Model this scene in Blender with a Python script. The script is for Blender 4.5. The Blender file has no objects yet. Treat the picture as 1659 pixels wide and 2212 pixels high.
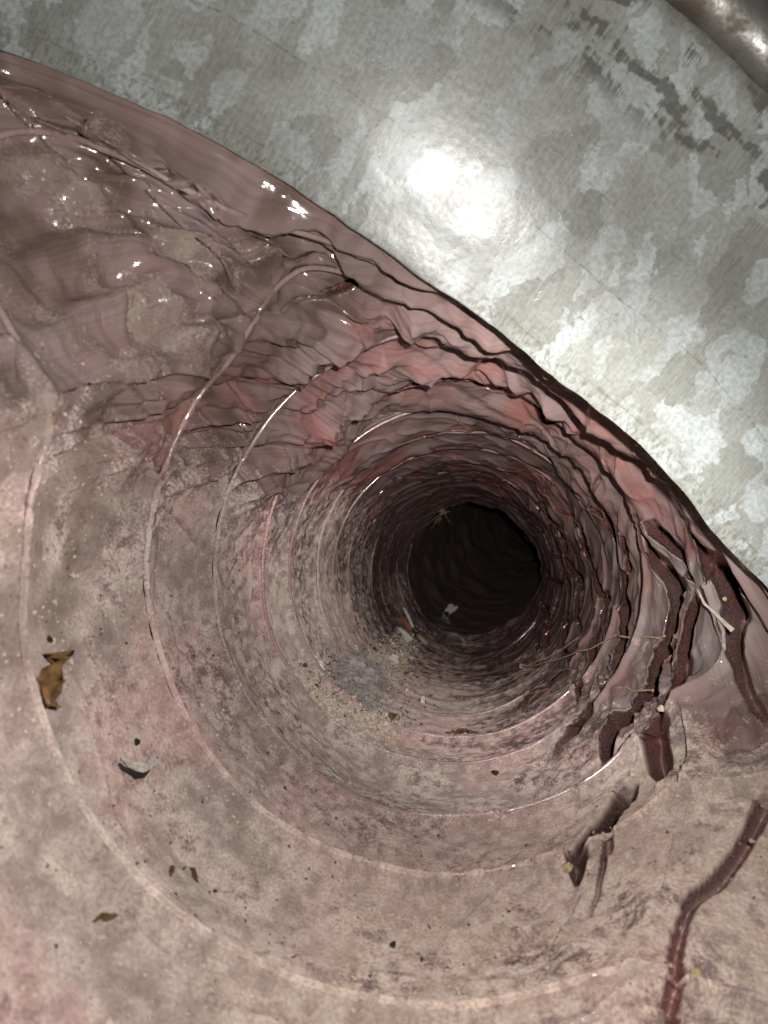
import bpy, math, random
import numpy as np
from mathutils import Vector, Matrix

# ------------------------------------------------------------------ camera, world, flash, exposure
sc = bpy.context.scene
col = sc.collection
cam_d = bpy.data.cameras.new('camera'); cam = bpy.data.objects.new('camera', cam_d); col.objects.link(cam)
cam.location = (0, 0, 0); cam.rotation_euler = (math.radians(90), 0, 0)
cam_d.sensor_fit = 'VERTICAL'; cam_d.sensor_height = 36; cam_d.lens = 36 * 1609 / 2212
cam_d.clip_start = .002; cam_d.clip_end = 20
cam_d.dof.use_dof = True; cam_d.dof.focus_distance = .30; cam_d.dof.aperture_fstop = 30
sc.camera = cam
world = bpy.data.worlds.new('World'); sc.world = world; world.use_nodes = True
world.node_tree.nodes['Background'].inputs[0].default_value = (.5, .55, .6, 1)
world.node_tree.nodes['Background'].inputs[1].default_value = .004
LIGHT = np.array([.0115, .001, .0095])               # the phone's flash, a couple of centimetres from its lens

def flash(name, power, size, aim, color, blend=1.0):
    d = bpy.data.lights.new(name, 'SPOT'); o = bpy.data.objects.new(name, d); col.objects.link(o)
    d.energy = power; d.spot_size = math.radians(size); d.spot_blend = blend; d.shadow_soft_size = .0018; d.color = color
    o.location = LIGHT
    o.rotation_euler = Vector(aim).to_track_quat('-Z', 'Y').to_euler()
    return o
flash('phone_flash', 1.6, 150, (.06, 1, .0), (1, .965, .925))
flash('added_deep_spot', 5.2, 46, (.11, 1, -.075), (1, .965, .925))  # extra narrow spot added at the flash to brighten the deep duct
sc.view_settings.view_transform = 'Standard'; sc.view_settings.look = 'None'
sc.view_settings.exposure = 0.0; sc.view_settings.gamma = 1; sc.view_settings.use_curve_mapping = False
sc.cycles.max_bounces = 3; sc.cycles.diffuse_bounces = 3; sc.cycles.glossy_bounces = 2; sc.cycles.use_denoising = True
sc.cycles.sample_clamp_indirect = 4; sc.cycles.use_adaptive_sampling = True; sc.cycles.adaptive_threshold = .08; sc.cycles.adaptive_min_samples = 12

rng = np.random.default_rng(7); random.seed(7)

# ---- duct geometry (metres; camera at the origin, Y forward, Z up) ----
R0 = .0762                                            # six-inch flexible duct
AXS = np.array([-.2, 0, .13, .18, .225, .287, .39, .55, .70, .825, .95, 1.1, 1.3, 1.6])
AXX = np.array([-.016, 0, .0105, .0165, .0225, .0268, .039, .058, .078, .0985, .125, .17, .25, .39])
AXZ = np.array([.0177, 0, -.0115, -.0137, -.0178, -.0223, -.0315, -.045, -.056, -.0615, -.058, -.04, .0, .06])
RIM_S = np.array([0.0366, 0.0264, 0.0176, 0.0104, 0.0035, -0.0033, -0.0097, -0.0144, -0.017, -0.0187, -0.0204, -0.0219, -0.0218, -0.0192, -0.0153, -0.0115, -0.0076, -0.0026, 0.0049, 0.0138, 0.0228, 0.0318, 0.0415, 0.0529, 0.0656, 0.0785, 0.0915, 0.1047, 0.1187, 0.1335, 0.1485, 0.1636, 0.1774, 0.1859, 0.1875, 0.1864, 0.1853, 0.1843, 0.1834, 0.1824, 0.1814, 0.1806, 0.1798, 0.1792, 0.1787, 0.1781, 0.1776, 0.1771, 0.1765, 0.1759, 0.1752, 0.1745, 0.1737, 0.1729, 0.172, 0.171, 0.1698, 0.1681, 0.1658, 0.1631, 0.1599, 0.1559, 0.1507, 0.1429, 0.1317, 0.1189, 0.106, 0.0931, 0.0806, 0.069, 0.0581, 0.0474])
RIM_R = np.array([0.1564, 0.1565, 0.1564, 0.1562, 0.1559, 0.1556, 0.1553, 0.1548, 0.1541, 0.1533, 0.1525, 0.1516, 0.1506, 0.1494, 0.148, 0.1465, 0.1451, 0.1436, 0.1418, 0.1399, 0.138, 0.136, 0.134, 0.1318, 0.1295, 0.1271, 0.1248, 0.1224, 0.1199, 0.1174, 0.1148, 0.1122, 0.1087, 0.1016, 0.091, 0.0809, 0.0735, 0.0679, 0.0636, 0.0606, 0.0584, 0.0565, 0.0549, 0.0537, 0.0526, 0.0517, 0.0514, 0.0513, 0.0515, 0.0523, 0.0535, 0.0551, 0.0572, 0.0598, 0.0628, 0.0665, 0.0715, 0.0782, 0.0868, 0.0971, 0.1089, 0.1224, 0.1373, 0.1494, 0.1541, 0.1547, 0.1551, 0.1555, 0.1558, 0.156, 0.1562, 0.1563])
KNOT = np.array([0, .13, .18, .225, .287, .333, .39, .44, .495, .55, .605, .66, .715, .77, .825])   # hoop k sits at KNOT[k]
NT = 14

def spl(x, xs, ys):
    x = np.asarray(x, float)
    i = np.clip(np.searchsorted(xs, x) - 1, 0, len(xs) - 2)
    m = np.gradient(ys, xs); h = xs[i + 1] - xs[i]; u = np.clip((x - xs[i]) / h, 0, 1)
    return (2*u**3-3*u**2+1)*ys[i] + (u**3-2*u**2+u)*h*m[i] + (-2*u**3+3*u**2)*ys[i+1] + (u**3-u**2)*h*m[i+1]

def axis(s):
    return spl(s, AXS, AXX), spl(s, AXS, AXZ)

RG = np.linspace(-math.pi, math.pi, 73)
def wrap(th): return (np.asarray(th, float) + math.pi) % (2*math.pi) - math.pi
def rim_s(th): return np.interp(wrap(th), RG, np.append(RIM_S, RIM_S[0]))
def rim_r(th): return np.interp(wrap(th), RG, np.append(RIM_R, RIM_R[0]))
def sst(a, b, x):
    u = np.clip((x - a) / (b - a), 0, 1); return u*u*(3-2*u)

def s_of(t, th):
    """distance along the duct of hoop coordinate t at angle th (hoops crowd together behind the collar edge)"""
    t = np.asarray(t, float); th = np.asarray(th, float); t, th = np.broadcast_arrays(t, th)
    rs = rim_s(th)
    def knot(k):
        base = KNOT[k]; lo = rs + .001 + k * .011
        d = (base - lo) / .012
        sm = np.where(d > 30, base, np.where(d < -30, lo, lo + .012 * np.log1p(np.exp(np.clip(d, -30, 30)))))
        return np.where(k == 0, rs + .0012, sm)
    k = np.clip(np.floor(t).astype(int), 0, NT - 1); u = t - k
    return knot(k) * (1 - u) + knot(k + 1) * u

def rho_of(s, th):
    rs, rr = rim_s(th), rim_r(th) + .0015 + .009 * np.clip(np.cos(np.asarray(th) - .75), 0, 1)**1.5
    L = .075 + .04 * np.clip((R0 - rr) / .03, 0, 1) - .036 * np.clip((rr - R0) / .045, 0, 1) * np.clip(1.6 * np.cos(np.asarray(th) - 2.35), 0, 1)                 # the film flares out slowly where the edge cuts deep into the duct
    x = np.clip((s - rs) / L, 0, 1); u = x + .5 * x * (1 - x) * (2*x - 1)
    return rr * (1 - u) + R0 * u

def at(s, rho, th):
    s, rho, th = np.broadcast_arrays(s, rho, th); x, z = axis(s)
    return np.stack([x + rho * np.cos(th), s, z + rho * np.sin(th)], -1)

FOLDS = [
 (0, [(3.117,0.353,5.5),(3.072,0.24,5.5),(3.044,0.146,5.5),(3.005,0.057,4.93),(2.749,0.014,4.37),(2.667,-0.048,3.92),(2.667,-0.112,3.33),(2.869,-0.201,2.49),(2.9,-0.275,1.65),(2.783,-0.343,1.24),(2.571,-0.401,1.01),(2.43,-0.432,1.14),(2.244,-0.473,1.16)]),
 (0, [(1.98,-0.573,1.38),(1.88,-0.62,1.26),(1.798,-0.662,1.05),(1.691,-0.715,1.0),(1.585,-0.778,1.04),(1.487,-0.84,1.18),(1.41,-0.9,1.03),(1.307,-0.948,0.83),(1.216,-0.983,0.89),(1.105,-1.023,0.96),(1.013,-1.051,1.04),(0.947,-1.075,1.04),(0.88,-1.105,1.03),(0.832,-1.127,1.05),(0.794,-1.145,1.02)]),
 (0, [(3.707,0.355,3.03),(3.83,0.234,3.35),(3.798,0.1,3.27),(3.723,-0.008,3.07),(3.627,-0.092,2.91),(3.588,-0.161,2.77),(3.591,-0.232,2.87),(3.583,-0.303,2.87),(3.666,-0.39,2.98),(3.648,-0.472,2.86),(3.535,-0.543,2.78),(3.605,-0.672,2.89),(3.575,-0.785,2.8),(3.455,-0.872,2.46),(3.29,-0.944,2.37),(3.252,-0.998,2.52)]),
 (0, [(3.669,0.293,2.82),(3.646,0.155,2.63),(3.49,0.048,2.2),(3.355,-0.012,1.84),(3.283,-0.056,1.65)]),
 (0, [(3.284,-0.062,3.14),(3.365,-0.161,2.69),(3.403,-0.249,2.45),(3.33,-0.344,2.02),(3.221,-0.426,2.9),(3.164,-0.502,4.18),(3.096,-0.583,4.11),(3.015,-0.656,3.92),(2.837,-0.718,3.56),(2.621,-0.769,3.12),(2.404,-0.809,2.69)]),
 (0, [(2.748,-0.87,4.49),(2.578,-0.943,4.21),(2.438,-1.005,3.87),(2.24,-1.073,3.31),(2.047,-1.135,2.78),(1.912,-1.178,2.32),(1.811,-1.2,1.97)]),
 (0, [(4.994,0.438,3.85),(5.279,0.324,4.64),(5.326,0.165,4.86),(5.1,0.013,4.36),(5.005,-0.04,4.35),(5.014,-0.129,4.39),(4.88,-0.241,4.14),(4.786,-0.328,3.92),(4.555,-0.406,3.37),(4.308,-0.479,3.12),(4.233,-0.555,3.13),(4.335,-0.631,3.29),(4.176,-0.724,2.94),(4.048,-0.79,2.82),(3.954,-0.907,2.66),(3.87,-1.037,2.44),(3.721,-1.125,2.1)]),
 (0, [(4.516,0.223,1.96),(4.74,0.086,2.2),(4.974,-0.023,2.44)]),
 (0, [(5.769,0.498,2.6),(5.567,0.395,2.41),(5.33,0.318,2.15)]),
 (0, [(6.418,0.552,4.57),(6.658,0.407,4.98),(6.838,0.307,5.2),(6.986,0.229,5.47),(6.64,0.106,4.94),(6.391,-0.017,4.67),(6.023,-0.142,4.02),(5.716,-0.197,4.16),(5.797,-0.26,4.34),(5.69,-0.381,4.23),(5.583,-0.481,4.04),(5.357,-0.562,3.71),(5.131,-0.661,3.44),(4.96,-0.756,3.14),(4.585,-0.864,2.55)]),
 (0, [(9.047,0.79,5.5),(9.095,0.603,5.5),(8.75,0.42,5.5),(8.241,0.311,5.5),(8.471,0.164,5.5),(8.049,0.011,4.99),(7.395,-0.1,4.48),(7.662,-0.166,4.89),(7.574,-0.266,4.58),(7.023,-0.373,3.71),(6.357,-0.499,3.06)]),
 (0, [(9.183,0.13,5.5),(8.607,-0.044,5.5),(8.345,-0.151,5.5),(8.165,-0.312,5.5),(7.759,-0.477,5.5),(6.928,-0.632,4.37),(5.991,-0.768,3.92),(6.005,-0.892,4.18),(5.958,-1.045,3.97),(5.509,-1.158,3.21)]),
 (0, [(12.798,0.1,5.5),(10.932,-0.114,5.5),(9.416,-0.263,4.65),(9.381,-0.389,4.92),(8.967,-0.567,4.24),(8.08,-0.738,3.05),(7.697,-0.786,2.54)]),
 (0, [(3.446,-0.254,0.81),(3.502,-0.339,1.48),(3.616,-0.422,1.56)]),
 (0, [(3.971,-0.292,0.97),(4.197,-0.394,1.15),(4.284,-0.477,1.23)]),
 (0, [(2.559,-0.042,0.95),(2.357,-0.108,0.88),(2.235,-0.161,0.76),(2.169,-0.19,0.67)]),
 (0, [(12.332,-0.409,5.5),(9.819,-0.512,5.31),(9.266,-0.66,5.33),(8.358,-0.844,3.98)]),
 (0, [(2.056,-0.973,1.0),(2.008,-1.025,0.95),(1.955,-1.065,0.85),(1.849,-1.104,0.71),(1.729,-1.138,0.62),(1.627,-1.168,0.61),(1.531,-1.209,0.59),(1.473,-1.237,0.57)]),
 (0, [(1.662,-1.234,0.4),(1.464,-1.252,0.37),(1.305,-1.276,0.35)]),
 (0, [(1.337,-1.183,0.58),(1.29,-1.245,0.55),(1.243,-1.289,0.51),(1.134,-1.346,0.46)]),
 (0, [(1.924,-1.058,0.31),(1.723,-1.085,0.26),(1.481,-1.108,0.22),(1.273,-1.128,0.2)]),
 (0, [(1.529,-0.729,0.25),(1.479,-0.793,0.24),(1.44,-0.836,0.24)]),
 (1, [(1.07,-1.049,0.2),(0.982,-1.116,0.22),(0.96,-1.191,0.41),(0.955,-1.281,0.4),(0.961,-1.4,0.4)]),
 (0, [(0.946,-1.088,0.14),(0.906,-1.143,0.15),(0.883,-1.193,0.19)]),
 (0, [(3.09,-1.318,1.08),(3.156,-1.229,1.12),(3.162,-1.121,1.12),(3.247,-1.043,1.1),(3.331,-0.959,1.14)]),
 (0, [(3.188,-1.017,0.5),(2.909,-1.092,0.46),(2.478,-1.168,0.39)]),
 (0, [(2.72,-1.335,0.57),(2.592,-1.237,0.54),(2.49,-1.168,0.51)]),
 (0, [(2.165,-1.239,1.09),(1.971,-1.33,0.97),(1.98,-1.387,1.01),(1.955,-1.43,0.95),(1.881,-1.482,0.85),(1.761,-1.544,0.72),(1.616,-1.593,0.62),(1.478,-1.642,0.55),(1.372,-1.672,0.49)]),
 (0, [(3.11,-1.283,0.97),(3.072,-1.366,0.93),(2.937,-1.426,0.89),(2.806,-1.514,0.87)]),
 (0, [(2.652,-1.318,0.62),(2.704,-1.407,0.63),(2.785,-1.588,0.64)]),
 (1, [(2.676,-1.424,1.78),(2.435,-1.532,1.51),(2.274,-1.579,1.29)]),
 (0, [(1.957,-1.435,0.57),(1.948,-1.641,0.56),(1.855,-1.752,0.5),(1.681,-1.894,0.42)]),
 (0, [(3.685,-1.248,0.99),(3.55,-1.334,0.97),(3.533,-1.419,0.99)]),
 (0, [(3.813,-1.204,0.75),(3.849,-1.36,0.78),(3.834,-1.654,0.79)]),
 (1, [(1.627,-1.852,0.26),(1.519,-1.874,0.25),(1.396,-1.905,0.24)]),
 (0, [(4.0,1.185,1.09),(4.213,1.093,1.22),(4.344,1.01,1.33),(4.228,0.896,1.28),(4.299,0.824,1.32),(4.299,0.746,1.32),(4.281,0.65,1.31),(4.221,0.567,1.27),(4.06,0.472,1.15)]),
 (0, [(5.491,2.083,1.92),(5.687,1.89,2.16),(5.744,1.691,2.26),(5.753,1.532,2.31),(5.935,1.412,2.46),(6.063,1.283,2.63),(5.907,1.09,2.57),(6.064,0.997,2.67),(6.167,0.859,2.81),(6.052,0.725,2.7),(5.819,0.631,2.62),(5.783,0.508,2.64),(5.55,0.391,2.36),(5.333,0.336,2.04)]),
 (0, [(4.754,1.705,0.91),(5.185,1.623,1.07),(5.631,1.531,1.36),(5.935,1.412,1.66)]),
 (0, [(5.083,1.212,0.79),(5.496,1.145,0.95),(5.874,1.081,1.12)]),
 (0, [(5.403,0.871,1.09),(5.706,0.785,1.3),(5.891,0.652,1.44)]),
 (0, [(4.473,0.613,1.94),(4.769,0.495,2.19),(5.251,0.34,2.78),(5.33,0.239,2.98),(5.294,0.106,2.97)]),
 (0, [(6.518,2.191,2.33),(7.089,1.975,2.9),(7.233,1.808,3.07),(7.462,1.594,3.32),(7.714,1.369,3.63),(7.749,1.169,3.7),(7.267,0.983,3.24),(7.121,0.861,3.24),(7.506,0.737,3.56),(7.607,0.604,3.76),(7.298,0.468,3.38),(6.96,0.346,3.19),(6.981,0.262,3.27),(6.616,0.093,2.9)]),
 (0, [(7.226,2.265,2.52),(8.199,2.048,3.59),(8.763,1.814,4.4),(9.063,1.561,4.95),(8.975,1.356,4.99),(8.611,1.153,4.66),(8.601,0.978,4.75),(8.973,0.886,5.17),(9.248,0.723,5.5),(9.019,0.577,5.47),(8.651,0.427,4.91),(8.336,0.311,4.66),(8.485,0.121,4.87)]),
 (0, [(6.46,1.813,1.13),(7.308,1.688,1.62),(7.565,1.595,1.93)]),
 (0, [(7.136,1.991,1.21),(8.228,1.863,1.8),(8.95,1.762,2.33)]),
 (0, [(7.859,1.754,1.63),(8.906,1.616,2.34)]),
 (0, [(10.578,1.364,4.28),(11.665,1.198,5.5),(12.12,0.936,5.5),(10.992,0.68,5.5),(10.414,0.489,5.1),(10.31,0.29,4.9),(9.483,0.132,3.7)]),
 (0, [(13.04,0.136,5.5)]),
 (0, [(3.848,1.589,0.68),(4.119,1.511,0.82),(4.223,1.439,0.91),(4.261,1.359,0.92),(4.057,1.254,0.85),(4.0,1.185,0.85)]),
 (0, [(3.875,1.943,0.86),(3.827,1.803,0.84),(3.823,1.677,0.83),(3.848,1.589,0.83)]),
 (1, [(3.179,1.904,0.77),(3.188,1.806,0.69),(3.16,1.654,0.88)]),
 (0, [(1.412,2.282,0.29),(1.487,2.243,0.29),(1.548,2.195,0.28),(1.791,2.069,0.36),(1.819,1.958,0.67)]),
 (0, [(1.955,1.779,1.24),(2.183,1.907,0.8),(2.253,1.984,0.59),(2.226,2.061,0.44),(2.119,2.141,0.27),(2.038,2.207,0.28),(1.925,2.29,0.22),(1.757,2.367,0.29),(1.525,2.45,0.38)]),
 (0, [(1.935,2.333,0.1),(1.747,2.404,0.1),(1.611,2.46,0.1),(1.489,2.514,0.1)]),
 (0, [(3.076,1.777,0.89),(3.099,1.944,1.01),(3.035,2.07,0.93),(2.824,2.182,0.8),(2.735,2.274,0.74),(2.509,2.371,0.59),(2.315,2.43,0.51)]),
 (1, [(2.3,2.426,0.4),(2.631,2.509,0.52),(2.809,2.59,0.6),(3.036,2.655,0.68)]),
 (0, [(0.891,2.361,0.35),(0.941,2.327,0.32),(1.007,2.303,0.34),(1.028,2.264,0.38),(1.052,2.214,0.43),(1.059,2.154,0.43),(1.129,2.096,0.6)]),
 (0, [(0.466,2.314,0.15),(0.609,2.285,0.15),(0.761,2.253,0.19),(0.899,2.216,0.2),(1.005,2.169,0.23)]),
 (1, [(1.036,2.397,0.18),(1.088,2.365,0.18),(1.116,2.34,0.15)]),
 (0, [(1.678,2.195,0.25),(1.597,2.27,0.25),(1.426,2.354,0.26),(1.27,2.424,0.28),(1.205,2.461,0.28)]),
 (0, [(0.509,2.162,0.17),(0.709,2.146,0.16),(0.972,2.12,0.17),(1.114,2.084,0.19)]),
 (1, [(1.018,2.704,0.55),(1.036,2.82,0.83),(1.066,2.942,0.84),(1.03,3.074,0.8),(0.977,-3.126,0.74)]),
 (1, [(3.096,-2.998,0.86),(3.375,-2.882,1.15),(3.616,-2.739,1.38)]),
 (1, [(3.432,-3.096,1.22),(3.741,-2.923,1.48),(3.825,-2.753,1.53)]),
 (1, [(1.778,2.667,0.53),(1.886,2.771,0.53),(2.17,2.872,0.51),(2.577,2.97,0.6),(2.933,3.053,0.76)]),
 (1, [(5.797,-2.749,2.65),(5.555,-2.543,2.48),(5.65,-2.418,2.62)]),
 (0, [(9.988,-1.533,5.5),(10.79,-1.044,5.5),(10.986,-0.591,5.5)]),
 (0, [(5.783,-1.538,3.02),(5.907,-1.268,3.25),(5.839,-1.154,3.22),(6.005,-0.84,3.4)]),
 (2, [(0.4,2.332,2.6),(0.459,2.313,2.6),(0.6,2.274,2.6),(0.737,2.218,2.6),(0.932,2.154,2.6),(1.165,2.086,2.6)]),
 (2, [(0.869,2.391,3.4),(0.907,2.363,3.4),(0.885,2.287,3.4),(0.945,2.214,3.4),(1.008,2.139,3.4),(1.209,2.056,3.4)]),
 (2, [(1.043,2.552,4.4),(1.118,2.467,4.4),(1.148,2.402,4.4),(1.164,2.342,4.4),(1.16,2.271,4.4),(1.123,2.191,4.4),(1.124,2.082,4.4),(1.213,1.987,4.4),(1.201,1.911,4.4)]),
 (2, [(0.931,2.641,4.4),(1.083,2.56,4.4),(1.16,2.497,4.4),(1.212,2.445,4.4),(1.283,2.403,4.4),(1.377,2.361,4.4),(1.485,2.297,4.4),(1.577,2.196,4.4),(1.782,2.073,4.4),(1.707,1.886,4.4)]),
 (2, [(1.049,2.706,4.0),(1.147,2.628,4.0),(1.282,2.537,4.0),(1.481,2.397,4.0),(1.607,2.267,4.0),(1.689,2.148,4.0),(2.016,1.972,4.0)]),
]

# ------------------------------------------------------------------ numpy noise
def _h(ix, iy, iz, seed):
    n = (ix.astype(np.int64) * 73856093) ^ (iy.astype(np.int64) * 19349663) ^ (iz.astype(np.int64) * 83492791) ^ (seed * 2654435761)
    n = (n ^ (n >> 13)) * 1274126177; n = n & 0x7fffffff; n = (n ^ (n >> 16)) & 0xffff
    return n / 32767.5 - 1
def vnoise(p, f, seed=0):
    q = p * f; i = np.floor(q).astype(np.int64); u = q - i; u = u*u*u*(u*(u*6-15)+10); r = 0
    for a in (0, 1):
        for b in (0, 1):
            for c in (0, 1):
                w = (u[..., 0] if a else 1-u[..., 0]) * (u[..., 1] if b else 1-u[..., 1]) * (u[..., 2] if c else 1-u[..., 2])
                r = r + w * _h(i[..., 0]+a, i[..., 1]+b, i[..., 2]+c, seed)
    return r
def fbm(p, f, seed=0, oct=3):
    r = 0; a = 1
    for k in range(oct): r = r + a * vnoise(p, f * 2**k, seed + 11*k); a *= .5
    return r
def facet(th, s, nth, cell, seed, wx=0, wy=0):
    """crumpled film: flat triangular facets with sharp creases, wrapping round the duct"""
    x = (th / (2*math.pi)) * nth + wx; y = s / cell + wy
    i = np.floor(x).astype(np.int64); j = np.floor(y).astype(np.int64); fx = x - i; fy = y - j
    H = lambda a, b: _h(np.mod(i + a, nth), j + b, np.zeros_like(i), seed)
    d = _h(np.mod(i, nth), j, np.ones_like(i), seed + 5) > 0
    h00, h10, h01, h11 = H(0, 0), H(1, 0), H(0, 1), H(1, 1)
    a = np.where(fx > fy, h00 + (h10-h00)*fx + (h11-h10)*fy, h00 + (h11-h01)*fx + (h01-h00)*fy)
    gx = 1 - fx
    b = np.where(gx > fy, h10 + (h00-h10)*gx + (h01-h00)*fy, h10 + (h01-h11)*gx + (h11-h10)*fy)
    return np.where(d, a, b)

# ------------------------------------------------------------------ node helpers
class NT_:
    def __init__(self, name):
        self.m = bpy.data.materials.new(name); self.m.use_nodes = True
        self.t = self.m.node_tree; self.t.nodes.clear()
        self.out = self.t.nodes.new('ShaderNodeOutputMaterial'); self.b = self.n('ShaderNodeBsdfPrincipled')
        self.t.links.new(self.b.outputs[0], self.out.inputs[0])
    def n(self, kind, **kw):
        x = self.t.nodes.new(kind)
        for k, v in kw.items(): setattr(x, k, v)
        return x
    def put(self, sock, v):
        if isinstance(v, bpy.types.NodeSocket): self.t.links.new(v, sock)
        elif v is not None:
            if hasattr(sock.default_value, '__len__') and not hasattr(v, '__len__'): v = (v,) * len(sock.default_value)
            if hasattr(v, '__len__') and len(sock.default_value) == 4 and len(v) == 3: v = (*v, 1)
            sock.default_value = v
    def attr(self, name, out='Fac'): return self.n('ShaderNodeAttribute', attribute_name=name).outputs[out]
    def math(self, op, a, b=0.0, c=None, clamp=False):
        x = self.n('ShaderNodeMath', operation=op, use_clamp=clamp); self.put(x.inputs[0], a); self.put(x.inputs[1], b)
        if c is not None: self.put(x.inputs[2], c)
        return x.outputs[0]
    def vmath(self, op, a, b):
        x = self.n('ShaderNodeVectorMath', operation=op); self.put(x.inputs[0], a); self.put(x.inputs[1], b); return x.outputs[0]
    def mix(self, f, a, b, mode='MIX'):
        x = self.n('ShaderNodeMix', data_type='RGBA', blend_type=mode); self.put(x.inputs[0], f); self.put(x.inputs[6], a); self.put(x.inputs[7], b); return x.outputs[2]
    def mixf(self, f, a, b):
        x = self.n('ShaderNodeMix', data_type='FLOAT'); self.put(x.inputs[0], f); self.put(x.inputs[2], a); self.put(x.inputs[3], b); return x.outputs[0]
    def noise(self, vec, scale, detail=3, rough=.55, dist=0, out=0):
        x = self.n('ShaderNodeTexNoise'); self.put(x.inputs['Vector'], vec); self.put(x.inputs['Scale'], scale)
        self.put(x.inputs['Detail'], detail); self.put(x.inputs['Roughness'], rough); self.put(x.inputs['Distortion'], dist); return x.outputs[out]
    def voro(self, vec, scale, feature='F1', out='Distance', rnd=1):
        x = self.n('ShaderNodeTexVoronoi', feature=feature); self.put(x.inputs['Vector'], vec); self.put(x.inputs['Scale'], scale)
        if 'Randomness' in x.inputs: x.inputs['Randomness'].default_value = rnd
        return x.outputs[out]
    def ramp(self, f, lo, hi, a=0.0, b=1.0):
        x = self.n('ShaderNodeMapRange', interpolation_type='SMOOTHSTEP'); self.put(x.inputs[0], f); self.put(x.inputs[1], lo); self.put(x.inputs[2], hi); self.put(x.inputs[3], a); self.put(x.inputs[4], b); return x.outputs[0]
    def bump(self, h, strength, dist, normal=None):
        x = self.n('ShaderNodeBump'); self.put(x.inputs['Strength'], strength); self.put(x.inputs['Distance'], dist); self.put(x.inputs['Height'], h)
        if normal is not None: self.put(x.inputs['Normal'], normal)
        return x.outputs[0]
    def set(self, **kw):
        for k, v in kw.items(): self.put(self.b.inputs[k.replace('_', ' ')], v)

def liner_material(name, dark=False):
    """film colour and dust cover are stored on the vertices; the shader adds striation, grain and fine relief"""
    N = NT_(name)
    pos = N.n('ShaderNodeTexCoord').outputs['Object']; flow = N.attr('flow', 'Vector'); dust = N.attr('dust')
    stria = N.noise(N.vmath('MULTIPLY', flow, (1700, 30, 30)), 1, 2, .6)
    film = N.attr('film', 'Color')
    film = N.mix(N.ramp(stria, .38, .72, 0, .38), film, N.mix(.6, film, (.03, .008, .007)))
    fine = N.noise(pos, 1300, 2, .65)
    vor = N.n('ShaderNodeTexVoronoi'); N.put(vor.inputs['Vector'], N.vmath('ADD', pos, N.vmath('MULTIPLY', flow, (.11, .13, .09)))); N.put(vor.inputs['Scale'], 760)
    grain = N.math('MULTIPLY', N.ramp(vor.outputs['Distance'], .34, .14), N.math('GREATER_THAN', vor.outputs['Color'], .74))
    speck = N.math('MULTIPLY', N.ramp(vor.outputs['Distance'], .30, .12), N.math('LESS_THAN', vor.outputs['Color'], .12))
    dcol = N.attr('dustcol', 'Color')
    dcol = N.mix(N.ramp(fine, .32, .70), N.mix(.42, dcol, (.12, .09, .07)), dcol)
    dcol = N.mix(N.math('MULTIPLY', grain, .5), dcol, (.66, .57, .42))
    dcol = N.mix(N.math('MULTIPLY', speck, .55), dcol, (.05, .035, .028))
    k = N.ramp(N.math('ADD', dust, N.math('MULTIPLY', N.math('SUBTRACT', fine, .5), 1.3)), .15, .75)
    base = N.mix(k, film, dcol)
    if dark: base = N.mix(.45, base, (.012, .010, .009))  # gloom of the far duct painted in by pulling the colour to black
    nrm = N.bump(N.math('ADD', fine, grain), N.mixf(k, .04, .7), .0005)
    N.set(Base_Color=base, Roughness=N.mixf(k, .11, .85), Diffuse_Roughness=k, Specular_IOR_Level=N.mixf(k, .8, .12), Normal=nrm)
    return N.m

CLEAN_GREY = (.225, .158, .150); CLEAN_RED = (.29, .112, .100); CLEAN_MAUVE = (.25, .186, .188)
DUST_A = (.47, .38, .335); DUST_B = (.33, .26, .235); DUST_PINK = (.49, .325, .30)

def plain(name, colr, rough=.7, scale=400, var=.35, spec=.3, bump=.3, sss=0):
    N = NT_(name); pos = N.n('ShaderNodeTexCoord').outputs['Object']
    f = N.noise(pos, scale, 4, .65)
    dk = tuple(c * (1-var) for c in colr); lt = tuple(min(1, c * (1+var)) for c in colr)
    N.set(Base_Color=N.mix(N.ramp(f, .3, .7), dk, lt), Roughness=rough, Specular_IOR_Level=spec, Diffuse_Roughness=.6,
          Normal=N.bump(N.noise(pos, scale * 2, 3), bump, .0004))
    return N.m

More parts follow.
